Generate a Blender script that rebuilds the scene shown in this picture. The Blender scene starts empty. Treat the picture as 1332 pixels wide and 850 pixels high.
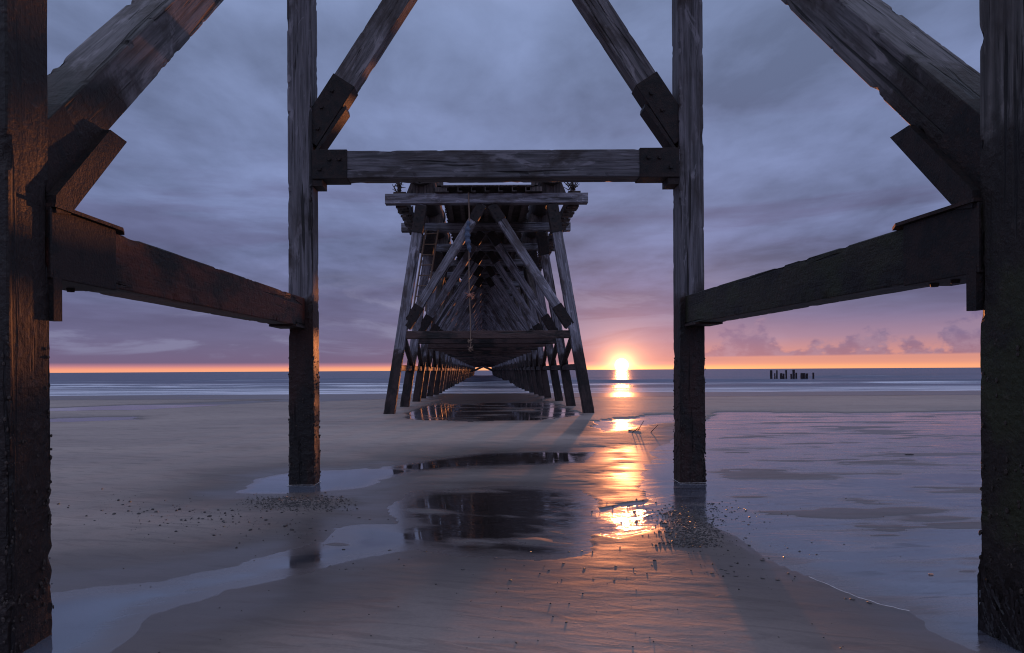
import bpy, bmesh, math, random
import numpy as np
from mathutils import Vector, Matrix, noise as mnoise

random.seed(7)
rng = np.random.default_rng(11)
SC = bpy.context.scene
COL = SC.collection
CAM_H = 1.5
F = 888.0                      # focal length in photo pixels (24 mm on 36 mm, 1332 px)
VX, VY = 628.0, 482.0          # where the pier's axis meets the horizon in the photo
ROLL = math.radians(0.33)
SUN_AZ = math.radians(11.5)
SUN_EL = math.radians(1.5)

# ------------------------------------------------------------------ small helpers
def s2l(r, g, b):
    f = lambda c: (c/255)/12.92 if c/255 <= 0.04045 else (((c/255)+0.055)/1.055)**2.4
    return (f(r), f(g), f(b), 1.0)

def ground_at(px, py, z=0.0):
    """ground point (x, y) seen at a photo pixel"""
    dx, dy = px-VX, py-VY
    c, s = math.cos(ROLL), math.sin(ROLL)
    ux, uy = c*dx - s*dy, s*dx + c*dy
    d = F*(CAM_H-z)/max(uy, 0.5)
    return (ux/F*d, d)

def sm(a, b, x):
    t = np.clip((x-a)/(b-a), 0, 1)
    return t*t*(3-2*t)

# vectorised gradient noise
_perm = np.random.default_rng(5).permutation(512)
_ang = np.random.default_rng(6).uniform(0, 2*math.pi, 512)
def pnoise(x, y, seed=0):
    xi, yi = np.floor(x).astype(int), np.floor(y).astype(int)
    xf, yf = x-xi, y-yi
    def g(ix, iy, fx, fy):
        h = _perm[(_perm[(ix+seed*37) & 511]+iy) & 511]
        return np.cos(_ang[h])*fx+np.sin(_ang[h])*fy
    u, v = xf**3*(xf*(xf*6-15)+10), yf**3*(yf*(yf*6-15)+10)
    a, b = g(xi, yi, xf, yf), g(xi+1, yi, xf-1, yf)
    c, d = g(xi, yi+1, xf, yf-1), g(xi+1, yi+1, xf-1, yf-1)
    return (a+(b-a)*u+((c+(d-c)*u)-(a+(b-a)*u))*v)*1.5
def fbm(x, y, o=4, seed=0):
    r, a, t = 0, 1.0, 0
    for k in range(o):
        r = r+a*pnoise(x*2**k, y*2**k, seed+k*3); t += a; a *= .5
    return r/t

# ------------------------------------------------------------------ node helpers
class Nodes:
    def __init__(self, nt):
        self.nt = nt
        nt.nodes.clear()
    def n(self, kind, **kw):
        nd = self.nt.nodes.new(kind)
        for k, v in kw.items(): setattr(nd, k, v)
        return nd
    def put(self, sock, v):
        if isinstance(v, bpy.types.NodeSocket): self.nt.links.new(v, sock)
        elif v is not None:
            if isinstance(v, (tuple, list)) and len(v) == 4 and sock.type == 'VECTOR': v = v[:3]
            sock.default_value = v
    def m(self, op, a, b=None, c=None, clamp=False):
        nd = self.n('ShaderNodeMath', operation=op, use_clamp=clamp)
        self.put(nd.inputs[0], a); self.put(nd.inputs[1], b)
        if c is not None: self.put(nd.inputs[2], c)
        return nd.outputs[0]
    def v(self, op, a, b=None, s=None):
        nd = self.n('ShaderNodeVectorMath', operation=op)
        self.put(nd.inputs[0], a)
        if b is not None: self.put(nd.inputs[1], b)
        if s is not None: self.put(nd.inputs['Scale'], s)
        return nd.outputs['Value'] if op in ('LENGTH', 'DOT_PRODUCT', 'DISTANCE') else nd.outputs[0]
    def mix(self, f, a, b, blend='MIX'):
        nd = self.n('ShaderNodeMix', data_type='RGBA', blend_type=blend, clamp_factor=True)
        self.put(nd.inputs[0], f); self.put(nd.inputs[6], a); self.put(nd.inputs[7], b)
        return nd.outputs[2]
    def mr(self, x, a, b, c=0.0, d=1.0, smooth=True):
        nd = self.n('ShaderNodeMapRange', interpolation_type='SMOOTHSTEP' if smooth else 'LINEAR')
        for i, q in enumerate((x, a, b, c, d)): self.put(nd.inputs[i], q)
        return nd.outputs[0]
    def noise(self, vec, scale, detail=4, rough=.5, dist=0.0, dim='3D'):
        nd = self.n('ShaderNodeTexNoise', noise_dimensions=dim)
        self.put(nd.inputs['Vector'], vec); nd.inputs['Scale'].default_value = scale
        nd.inputs['Detail'].default_value = detail; nd.inputs['Roughness'].default_value = rough
        nd.inputs['Distortion'].default_value = dist
        return nd.outputs[0]
    def ramp(self, f, stops, interp='LINEAR'):
        nd = self.n('ShaderNodeValToRGB'); cr = nd.color_ramp; cr.interpolation = interp
        while len(cr.elements) < len(stops): cr.elements.new(.5)
        for e, (p, c) in zip(cr.elements, stops):
            e.position = p; e.color = c if len(c) == 4 else (*c, 1)
        self.put(nd.inputs[0], f)
        return nd.outputs[0]
    def sep(self, v):
        nd = self.n('ShaderNodeSeparateXYZ'); self.put(nd.inputs[0], v); return nd.outputs
    def comb(self, x, y, z):
        nd = self.n('ShaderNodeCombineXYZ')
        for i, q in enumerate((x, y, z)): self.put(nd.inputs[i], q)
        return nd.outputs[0]
    def bump(self, h, strength, dist, normal=None):
        nd = self.n('ShaderNodeBump')
        self.put(nd.inputs['Height'], h); self.put(nd.inputs['Strength'], strength); self.put(nd.inputs['Distance'], dist)
        if normal is not None: self.put(nd.inputs['Normal'], normal)
        return nd.outputs[0]
    def out(self, bsdf, kind='ShaderNodeOutputMaterial'):
        o = self.n(kind); self.nt.links.new(bsdf, o.inputs['Surface'])
    def bsdf(self, color, rough, normal=None, ior=1.45, metal=0.0, spec=0.5):
        p = self.n('ShaderNodeBsdfPrincipled')
        self.put(p.inputs['Base Color'], color); self.put(p.inputs['Roughness'], rough)
        self.put(p.inputs['IOR'], ior); self.put(p.inputs['Metallic'], metal)
        self.put(p.inputs['Specular IOR Level'], spec)
        if normal is not None: self.put(p.inputs['Normal'], normal)
        return p.outputs[0]

def new_mat(name):
    m = bpy.data.materials.new(name); m.use_nodes = True
    return m, Nodes(m.node_tree)

# ------------------------------------------------------------------ materials
def mat_wood(name, tide=2.45, top=(88, 84, 84), low=(46, 33, 29), scale=1.0, moss=0.0, grain=1.0):
    m, N = new_mat(name)
    tc = N.n('ShaderNodeTexCoord'); geo = N.n('ShaderNodeNewGeometry'); oi = N.n('ShaderNodeObjectInfo')
    rnd = oi.outputs['Random']
    loc = N.v('ADD', tc.outputs['Object'], N.comb(N.m('MULTIPLY', rnd, 31.), N.m('MULTIPLY', rnd, 17.), N.m('MULTIPLY', rnd, 23.)))
    gr = N.noise(N.v('MULTIPLY', loc, (26*scale, 26*scale, 1.1*scale)), 1.0, 6, .62, .35)
    gr2 = N.noise(N.v('MULTIPLY', loc, (70*scale, 70*scale, 3.0*scale)), 1.0, 4, .6, .2)
    patch = N.noise(N.v('MULTIPLY', loc, (2.2, 2.2, 1.0)), 1.0, 5, .62, .3)
    spots = N.noise(loc, 14, 5, .7)
    pz = N.sep(geo.outputs['Position'])[2]
    edge = N.m('ADD', pz, N.m('MULTIPLY', N.m('SUBTRACT', N.noise(loc, 3.5, 5, .65), .5), .9))
    low_f = N.mr(edge, tide-.10, tide+.16, 1.0, 0.0)
    topc = N.mix(N.mr(gr, .3, .7), s2l(*[c*.66 for c in top]), s2l(*[min(255, c*1.22) for c in top]))
    topc = N.mix(N.mr(N.noise(N.v('MULTIPLY', loc, (5, 5, 1.6)), 1.0, 5, .65, 1.0), .56, .66, 0, .7), topc, s2l(*[min(255, c*1.45) for c in top]))
    topc = N.mix(N.mr(patch, .46, .66), topc, s2l(top[0]*.62, top[1]*.56, top[2]*.52))
    topc = N.mix(N.mr(gr2, .60, .72), topc, s2l(24, 21, 21))
    lowc = N.mix(gr, s2l(*[c*.55 for c in low]), s2l(*[c*1.25 for c in low]))
    lowc = N.mix(N.mr(spots, .56, .72), lowc, s2l(66, 56, 52))
    lowc = N.mix(N.mr(patch, .44, .6), lowc, s2l(30, 26, 24))
    if moss:
        mf = N.m('MULTIPLY', N.mr(N.noise(loc, 1.6, 5, .6), .47, .62), N.mr(edge, tide+.5, tide-.6, 0.0, moss))
        lowc = N.mix(mf, lowc, s2l(52, 58, 30))
    col = N.mix(low_f, topc, lowc)
    cracks = N.mr(N.noise(N.v('MULTIPLY', loc, (11*scale, 11*scale, .5*scale)), 1.0, 3, .5, .5), .33, .38, 1.0, 0.0)
    col = N.mix(N.m('MULTIPLY', cracks, .85), col, s2l(18, 14, 13))
    h = N.m('ADD', N.m('MULTIPLY', gr, .5), N.m('ADD', N.m('MULTIPLY', gr2, .3), N.m('MULTIPLY', cracks, -2.0)))
    h = N.m('ADD', h, N.m('MULTIPLY', N.m('MULTIPLY', spots, low_f), 1.6))
    nb = N.bump(h, .75*grain, .02)
    rough = N.m('ADD', N.m('MULTIPLY', low_f, -.14), N.m('ADD', N.m('MULTIPLY', gr, .2), .58))
    N.out(N.bsdf(col, rough, nb, spec=.35))
    return m

def mat_rust(name, c1=(54, 36, 30), c2=(26, 20, 19)):
    m, N = new_mat(name)
    tc = N.n('ShaderNodeTexCoord')
    a = N.noise(tc.outputs['Object'], 9, 6, .65); b = N.noise(tc.outputs['Object'], 60, 4, .6)
    col = N.mix(N.mr(a, .4, .62), s2l(*c1), s2l(*c2))
    col = N.mix(N.mr(b, .6, .75), col, s2l(84, 52, 36))
    N.out(N.bsdf(col, N.m('ADD', N.m('MULTIPLY', b, .3), .5), N.bump(N.m('ADD', a, N.m('MULTIPLY', b, .6)), .7, .015), spec=.4))
    return m

def mat_plain(name, c, rough=.7, bscale=40, bs=.4, c2=None, spec=.4):
    m, N = new_mat(name)
    tc = N.n('ShaderNodeTexCoord')
    a = N.noise(tc.outputs['Object'], bscale, 5, .6)
    col = N.mix(a, s2l(*[q*.65 for q in c]), s2l(*(c2 or [min(255, q*1.3) for q in c])))
    N.out(N.bsdf(col, rough, N.bump(a, bs, .01), spec=spec))
    return m

M = {}
M['trestle_wood'] = mat_wood('weathered_trestle_wood', 2.42, (98, 95, 99), (52, 33, 28))
M['stain_wood'] = mat_wood('dark_stained_wood', 4.5, (66, 60, 58), (34, 24, 21))
M['moss_wood'] = mat_wood('mossy_trestle_wood', 2.85, (90, 86, 84), (38, 31, 27), moss=.55)
M['sunlit_rail_wood'] = mat_wood('sunlit_red_rail_wood', 3.6, (84, 70, 64), (88, 46, 34))  # low sun's orange glow on the left rail is put into this colour
M['dark_wood'] = mat_wood('mossy_dark_wood', 3.6, (60, 58, 50), (48, 44, 32), moss=.5)
M['brace_wood'] = mat_wood('weathered_brace_wood', 3.45, (104, 100, 102), (44, 30, 25))
M['pier_wood'] = mat_wood('weathered_pier_wood', 2.2, (118, 115, 122), (60, 48, 46), scale=.7, grain=.7)
M['pier_dark'] = mat_wood('dark_pier_wood', 0.2, (74, 65, 63), (44, 36, 34), scale=.7, grain=.7)
M['pier_low'] = mat_wood('sodden_pier_wood', 4.2, (70, 60, 58), (76, 58, 54), scale=.7, grain=.7)
M['rust'] = mat_rust('rusty_steel')
M['dark_rust'] = mat_rust('dark_rusty_steel', (40, 28, 25), (20, 17, 17))
M['pipe'] = mat_rust('rusty_pipe_steel', (46, 38, 36), (30, 26, 26))
M['growth'] = mat_plain('dark_marine_growth', (34, 26, 24), .55, 90, .8, (78, 66, 58))
M['weed'] = mat_plain('dark_seaweed', (26, 20, 18), .4, 50, .4)
M['rope'] = mat_plain('worn_rope_fibre', (120, 100, 86), .9, 60, .6)
M['cloth'] = mat_plain('blue_grey_netting', (76, 86, 104), .9, 50, .6)
M['tuft'] = mat_plain('salmon_rope_fray', (160, 110, 92), .9, 50, .6)
M['nest'] = mat_plain('dry_nest_twigs', (62, 52, 46), .9, 30, .6)
M['pebble'] = mat_plain('wet_dark_pebble', (40, 36, 36), .3, 30, .3, (84, 76, 72), spec=.6)
M['stump'] = mat_plain('sodden_stump_wood', (44, 34, 36), .7, 4, .5)
M['shell'] = mat_plain('broken_shell', (170, 120, 96), .3, 20, .2, spec=.8)
M['foam'] = mat_plain('sea_foam_line', (200, 190, 190), .4, 30, .4)

# sand -----------------------------------------------------------------
def mat_sand():
    m, N = new_mat('wet_beach_sand')
    geo = N.n('ShaderNodeNewGeometry'); P = geo.outputs['Position']
    x, y, z = N.sep(P)
    big = N.noise(N.v('MULTIPLY', P, (.10, .35, .1)), 1.0, 5, .6, .3)
    mid = N.noise(N.v('MULTIPLY', P, (.8, 2.6, 1)), 1.0, 5, .6, .5)
    fine = N.noise(P, 38, 4, .6)
    grain = N.noise(P, 260, 2, .6)
    zz = N.m('ADD', z, N.m('MULTIPLY', N.m('SUBTRACT', mid, .5), .012))
    dry = N.mr(zz, .0, .034)
    col = N.mix(dry, s2l(88, 79, 75), s2l(156, 141, 133))
    col = N.mix(N.mr(big, .35, .7, 0, .45), col, s2l(108, 98, 98))
    col = N.mix(N.mr(mid, .55, .75, 0, .35), col, s2l(100, 90, 88))
    col = N.mix(N.mr(fine, .3, .8, 0, .22), col, s2l(84, 74, 70))
    speck = N.mr(grain, .70, .80, 0, .5)
    col = N.mix(speck, col, s2l(56, 50, 48))
    rl = N.noise(N.v('ADD', N.v('MULTIPLY', P, (1.7, 7.5, 1)), N.comb(N.m('MULTIPLY', y, .8), N.m('MULTIPLY', x, 2.2), 0.0)), 1.0, 5, .6, 1.2)
    col = N.mix(N.mr(rl, .50, .62, 0, .30), col, s2l(78, 68, 66))
    rough = N.m('ADD', N.m('MULTIPLY', N.mr(zz, .0, .012), .30), N.m('ADD', N.m('MULTIPLY', mid, .20), .23))
    # shallow ripples left by the ebb
    rip = N.n('ShaderNodeTexWave', wave_type='BANDS', bands_direction='Y')
    N.put(rip.inputs['Vector'], N.v('MULTIPLY', P, (.35, 1.0, 1))); rip.inputs['Scale'].default_value = 1.9
    rip.inputs['Distortion'].default_value = 9; rip.inputs['Detail'].default_value = 3; rip.inputs['Detail Scale'].default_value = 1.2
    rills = N.noise(N.v('ADD', N.v('MULTIPLY', P, (1.7, 7.5, 1)), N.comb(N.m('MULTIPLY', y, .8), N.m('MULTIPLY', x, 2.2), 0.0)), 1.0, 5, .6, 1.2)
    pits = N.mr(N.noise(P, 9, 3, .5), .62, .70)
    h = N.m('ADD', N.m('MULTIPLY', mid, .30), N.m('ADD', N.m('MULTIPLY', fine, .05), N.m('MULTIPLY', rills, .22)))
    h = N.m('ADD', h, N.m('MULTIPLY', N.m('MULTIPLY', pits, N.noise(P, 30, 2, .5)), .08))
    h = N.m('ADD', h, N.m('MULTIPLY', rip.outputs['Fac'], .03))
    h = N.m('ADD', h, N.m('MULTIPLY', grain, .02))
    nb = N.bump(h, N.m('ADD', .14, N.mr(zz, .0, .016, 0, .42)), .03)
    N.out(N.bsdf(col, rough, nb, ior=1.4, spec=.4))
    return m
M['sand'] = mat_sand()

def mat_pool():
    m, N = new_mat('still_pool_water')
    geo = N.n('ShaderNodeNewGeometry'); P = geo.outputs['Position']
    x, y, z = N.sep(P)
    Pd = N.v('ADD', P, N.comb(N.m('MULTIPLY', N.noise(P, 1.3, 3), .8), N.m('MULTIPLY', N.noise(N.v('ADD', P, (7, 3, 0)), 1.1, 3), .6), 0.0))
    # flow ripples: strongest in the rill where the pool drains past the right post
    cx = N.m('SUBTRACT', x, 1.35); cy = N.m('SUBTRACT', y, 7.0)
    rill = N.m('MULTIPLY', N.mr(N.noise(N.v('MULTIPLY', P, (1.6, 4.5, 1)), 1.0, 3, .6), .36, .58, .12, 1.0), N.m('POWER', 2.718, N.m('MULTIPLY', N.m('ADD', N.m('MULTIPLY', N.m('MULTIPLY', cx, cx), .9), N.m('MULTIPLY', N.m('MULTIPLY', cy, cy), .42)), -1.0)))
    patch = N.mr(N.noise(N.v('MULTIPLY', P, (.8, 2.4, 1)), 1.0, 4, .6), .52, .64)
    u = N.m('SUBTRACT', x, N.m('MULTIPLY', y, .2035))
    right = N.mr(u, .5, 1.5, 0, .42)
    amp = N.m('ADD', N.m('MULTIPLY', rill, 1.0), N.m('ADD', N.m('MULTIPLY', patch, .20), N.m('ADD', .015, N.m('MULTIPLY', right, .55))))
    Pr = N.v('ADD', Pd, N.comb(N.m('MULTIPLY', y, .35), N.m('MULTIPLY', x, -.30), 0.0))
    w1 = N.noise(N.v('MULTIPLY', Pr, (2.2, 17, 1)), 1.0, 4, .55, .5)
    w2 = N.noise(N.v('MULTIPLY', Pr, (9, 60, 1)), 1.0, 2, .5, .2)
    h = N.m('ADD', N.m('MULTIPLY', w1, .5), N.m('MULTIPLY', N.m('MULTIPLY', w2, .10), N.m('ADD', rill, .2)))
    nb = N.bump(h, N.m('MULTIPLY', amp, .42, clamp=True), .05)
    base = N.mix(N.mr(x, 1.2, 3.2), s2l(46, 40, 39), s2l(88, 90, 102))  # right sheet paler and bluer: reflected sky put into its base colour
    base = N.mix(N.mr(x, -1.0, -2.2), base, s2l(88, 92, 104))  # left channel lightened too, its sky reflection given as colour
    film = N.m('MULTIPLY', N.mr(N.noise(N.v('MULTIPLY', P, (.55, 2.1, 1)), 1.0, 6, .62, .5), .47, .62), N.mr(x, 1.6, 2.6))
    film2 = N.m('MULTIPLY', N.mr(N.noise(N.v('MULTIPLY', P, (1.1, 5.5, 1)), 1.0, 5, .6, .8), .58, .64), N.mr(x, 1.6, 2.6))
    base = N.mix(N.m('MULTIPLY', film, .75), base, s2l(128, 116, 118))
    base = N.mix(N.m('MULTIPLY', film2, .8), base, s2l(46, 42, 46))
    rough = N.m('ADD', N.m('ADD', .03, N.m('MULTIPLY', film, .22)), N.m('MULTIPLY', rill, .03))
    da = N.n('ShaderNodeAttribute', attribute_name='depth').outputs['Fac']
    dn = N.m('ADD', da, N.m('MULTIPLY', N.m('SUBTRACT', N.noise(N.v('MULTIPLY', Pr, (2.0, 9, 1)), 1.0, 5, .65, .6), .5), .010))
    deep = N.mr(dn, -.001, .011)
    base = N.mix(deep, s2l(104, 95, 94), base)
    rough = N.m('ADD', rough, N.m('MULTIPLY', N.m('SUBTRACT', 1.0, deep), .15))
    ior = N.m('ADD', 1.55, N.m('MULTIPLY', deep, .85))
    N.out(N.bsdf(base, rough, nb, ior=ior, spec=N.m('SUBTRACT', .5, N.m('MULTIPLY', film, .26))))
    return m
M['pool'] = mat_pool()

def mat_sea():
    m, N = new_mat('long_exposure_sea')
    geo = N.n('ShaderNodeNewGeometry'); P = geo.outputs['Position']
    x, y, z = N.sep(P)
    big = N.noise(N.v('MULTIPLY', P, (.012, .08, 1)), 1.0, 5, .6, .3)
    streak = N.noise(N.v('MULTIPLY', P, (.05, .55, 1)), 1.0, 6, .65, .4)
    wob = N.m('MULTIPLY', N.m('SUBTRACT', N.noise(N.v('MULTIPLY', P, (.03, .02, 1)), 1.0, 6, .68), .5), 34.)
    yy = N.m('ADD', y, wob)
    def band(c, hw, soft):
        d = N.m('ABSOLUTE', N.m('SUBTRACT', yy, c))
        return N.mr(d, hw, hw+soft, 1.0, 0.0)
    left = N.mr(x, -8, 10, 1.0, 0.0)
    shore = N.m('MULTIPLY', N.mr(y, 58, 68, 1.0, 0.0), .9)
    f1 = N.m('MULTIPLY', band(78, 2.5, 5), N.mr(streak, .36, .6))
    f2 = N.m('MULTIPLY', N.m('MULTIPLY', band(92, 1.5, 3.0), left), .8)
    f3 = N.m('MULTIPLY', N.m('MULTIPLY', N.mr(y, 62, 88, 1, 0), left), N.mr(streak, .38, .62))
    f4 = N.m('MULTIPLY', band(125, 1.0, 5), N.m('MULTIPLY', N.mr(streak, .5, .6), .4))
    foam = N.m('ADD', N.m('MULTIPLY', shore, N.mr(streak, .25, .6)), N.m('ADD', f1, N.m('ADD', f2, N.m('ADD', f3, f4))), clamp=True)
    base = N.mix(N.mr(big, .35, .65), s2l(44, 54, 76), s2l(70, 76, 100))
    foam = N.m('MULTIPLY', foam, N.mr(N.noise(N.v('MULTIPLY', P, (.09, .35, 1)), 1.0, 5, .65, .5), .32, .55, .35, 1.0))
    col = N.mix(foam, base, s2l(205, 205, 215))
    w = N.noise(N.v('MULTIPLY', P, (.35, 1.6, 1)), 1.0, 5, .6)
    nb = N.bump(N.m('ADD', w, N.m('MULTIPLY', foam, .4)), .6, .25)
    N.out(N.bsdf(col, N.m('ADD', .28, N.m('MULTIPLY', foam, .4)), nb, ior=1.33, spec=.35))
    return m
M['sea'] = mat_sea()

# ------------------------------------------------------------------ world: dusk sky
def build_world():
    w = bpy.data.worlds.new("World"); SC.world = w; w.use_nodes = True
    N = Nodes(w.node_tree)
    tc = N.n('ShaderNodeTexCoord'); D = N.v('NORMALIZE', tc.outputs['Generated'])
    x, y, z = N.sep(D)
    S = (math.sin(SUN_AZ)*math.cos(math.radians(.36)), math.cos(SUN_AZ)*math.cos(math.radians(.36)), math.sin(math.radians(.36)))
    dist = N.v('LENGTH', N.v('MULTIPLY', N.v('SUBTRACT', D, S), (1, 1, 1)))
    distw = N.v('LENGTH', N.v('MULTIPLY', N.v('SUBTRACT', D, S), (1, 1, 1.35)))
    az = N.m('ARCTAN2', x, y)
    zc = N.m('MAXIMUM', z, 0.0)
    L = s2l
    base = N.ramp(N.m('POWER', zc, .5), [
        (0.000, L(238, 150, 122)), (0.060, L(232, 146, 128)), (.090, L(186, 126, 138)), (.112, L(112, 96, 126)),
        (.22, L(104, 101, 135)), (.31, L(101, 104, 140)), (.42, L(103, 113, 151)), (.55, L(115, 128, 167)),
        (.68, L(122, 137, 175)), (1.0, L(176, 184, 210))])
    # clouds: noise on a flat deck far overhead, so that it flattens towards the horizon
    den = N.m('ADD', zc, .07)
    cp = N.comb(N.m('DIVIDE', x, den), N.m('DIVIDE', y, den), 0.0)
    c1 = N.noise(N.v('MULTIPLY', cp, (1.3, .85, 1)), 1.0, 9, .54, .3)
    c2 = N.noise(N.v('ADD', N.v('MULTIPLY', cp, (3.6, 2.5, 1)), (5.3, 2.1, 0)), 1.0, 7, .58, .3)
    c3 = N.noise(N.v('ADD', N.v('MULTIPLY', cp, (.35, .8, 1)), (1.3, 9.1, 0)), 1.0, 4, .5, .2)
    cc = N.m('ADD', N.m('MULTIPLY', c1, .5), N.m('ADD', N.m('MULTIPLY', c2, .22), N.m('MULTIPLY', c3, .28)))
    mul = N.mr(cc, .39, .61, .66, 1.36, smooth=False)
    up = N.mr(z, .010, .16)
    mul = N.m('ADD', 1.0, N.m('MULTIPLY', up, N.m('SUBTRACT', mul, 1.0)))
    col = N.v('SCALE', base, s=mul)
    # darker mauve bank: long rolls low over the sea
    low = N.noise(N.comb(N.m('MULTIPLY', az, 4.5), N.m('MULTIPLY', z, 21.), 1.7), 1.0, 7, .6, .6)
    lowmask = N.m('MULTIPLY', N.mr(z, .015, .03), N.mr(z, .09, .16, 1.0, 0.0))
    col = N.mix(N.m('MULTIPLY', lowmask, N.mr(low, .48, .62, 0, .50)), col, L(140, 142, 174))
    low2 = N.noise(N.comb(N.m('MULTIPLY', az, 2.0), N.m('MULTIPLY', z, 13.), 6.7), 1.0, 6, .58, .4)
    col = N.mix(N.m('MULTIPLY', N.m('MULTIPLY', N.mr(z, .02, .08), N.mr(z, .2, .4, 1., 0.)), N.mr(low2, .48, .64, 0, .42)), col, L(88, 82, 116))
    # clear rosy air to the right of the sun, with small flat-based cumulus in front
    rightw = N.m('MULTIPLY', N.mr(az, .12, .42), N.mr(az, 1.2, 2.0, 1., 0.))
    rosy = N.m('MULTIPLY', N.m('MULTIPLY', rightw, N.mr(z, .04, .10, 1.0, 0.0)), .8)
    rosyc = N.ramp(N.mr(z, 0, .12, 0, 1, smooth=False), [(0, L(238, 160, 122)), (.15, L(226, 152, 136)), (.36, L(168, 134, 156)), (.6, L(138, 122, 156)), (1, L(114, 108, 146))])
    col = N.mix(rosy, col, rosyc)
    cu = N.noise(N.comb(N.m('MULTIPLY', az, 17.), N.m('MULTIPLY', z, 26.), 2.4), 1.0, 7, .6, .1)
    cug = N.noise(N.comb(N.m('MULTIPLY', az, 5.5), 3.3, .4), 1.0, 2, .5)
    top = N.m('ADD', .016, N.m('MULTIPLY', N.mr(cug, .38, .60, 0, 1, smooth=False), .052))
    hgt = N.m('DIVIDE', N.m('SUBTRACT', z, .0165), top)
    cum = N.mr(N.m('SUBTRACT', cu, N.m('MULTIPLY', hgt, .26)), .33, .43)
    cum = N.m('MULTIPLY', N.m('MULTIPLY', cum, N.mr(z, .0155, .019)), N.m('MULTIPLY', N.mr(az, .22, .34), .78))
    cum = N.m('MULTIPLY', cum, N.mr(z, .07, .10, 1.0, 0.0))
    cuc = N.mix(N.mr(z, .016, .05), L(136, 104, 130), L(112, 100, 138))
    cuc = N.mix(N.mr(N.noise(N.comb(N.m('MULTIPLY', az, 30.), N.m('MULTIPLY', z, 46.), 8.), 1.0, 6, .62), .40, .64, 0, .75), cuc, L(156, 132, 156))
    col = N.mix(cum, col, cuc)
    # bright strip on the horizon, yellower towards the sun
    strip = N.mr(z, .001, .0085, 1.0, 0.0)
    scol = N.mix(N.m('POWER', 2.718, N.m('DIVIDE', dist, -.30)), L(244, 158, 130), (1.25, .62, .20, 1))
    col = N.mix(N.m('MULTIPLY', strip, .92), col, scol)
    # aureole round the low sun
    def gl(d, w_, c):
        return N.v('SCALE', c, s=N.m('POWER', 2.718, N.m('DIVIDE', d, -w_)))
    add = N.v('ADD', gl(distw, .10, (.22, .075, .07)), gl(distw, .040, (.85, .30, .11)))
    add = N.v('ADD', add, gl(dist, .0105, (5., 2.5, .8)))
    sunb = N.m('MULTIPLY', N.mr(dist, .006, .0105, 1., 0.), 9.)
    add = N.v('ADD', add, N.v('SCALE', (1.0, .84, .55), s=sunb))
    add = N.v('SCALE', add, s=N.mr(z, -.002, .0, 0., 1.))
    col = N.v('ADD', col, add)
    # unseen sky behind and overhead is brightened to fill the timber fronts and sand
    back = N.mr(y, .25, -.35, 1.0, 1.75)
    col = N.v('SCALE', col, s=back)
    sky = N.n('ShaderNodeTexSky', sky_type='NISHITA'); sky.sun_disc = False
    sky.sun_elevation = SUN_EL; sky.sun_rotation = SUN_AZ
    bg1 = N.n('ShaderNodeBackground'); N.put(bg1.inputs[0], sky.outputs[0]); bg1.inputs[1].default_value = .05
    bg2 = N.n('ShaderNodeBackground'); N.put(bg2.inputs[0], col); bg2.inputs[1].default_value = 1.0
    ad = N.n('ShaderNodeMixShader'); ad.inputs[0].default_value = .94
    N.nt.links.new(bg1.outputs[0], ad.inputs[1]); N.nt.links.new(bg2.outputs[0], ad.inputs[2])
    N.out(ad.outputs[0], 'ShaderNodeOutputWorld')
    w.cycles.sampling_method = 'MANUAL'; w.cycles.sample_map_resolution = 2048
build_world()

# ------------------------------------------------------------------ object helpers
def link(name, me, mat=None, parent=None, mw=None, smooth=False):
    o = bpy.data.objects.new(name, me); COL.objects.link(o)
    if mat is not None and len(me.materials) == 0: me.materials.append(mat)
    if parent is not None: o.parent = parent
    if mw is not None: o.matrix_world = mw
    if smooth:
        me.polygons.foreach_set('use_smooth', [True]*len(me.polygons))
    return o

def tag(o, label=None, cat=None, group=None, kind=None):
    if label: o['label'] = label
    if cat: o['category'] = cat
    if group: o['group'] = group
    if kind: o['kind'] = kind
    return o

def empty(name, loc=(0, 0, 0)):
    o = bpy.data.objects.new(name, None); COL.objects.link(o); o.location = loc
    o.empty_display_size = .2
    bpy.context.view_layer.update()
    return o

def frame_mat(p0, p1, side=(1, 0, 0)):
    """matrix with local Z from p0 to p1 and local X close to `side`"""
    p0, p1 = Vector(p0), Vector(p1)
    z = (p1-p0).normalized(); x = Vector(side); x = (x-z*x.dot(z)).normalized(); y = z.cross(x)
    m = Matrix((x, y, z)).transposed().to_4x4(); m.translation = p0
    return m

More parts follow.
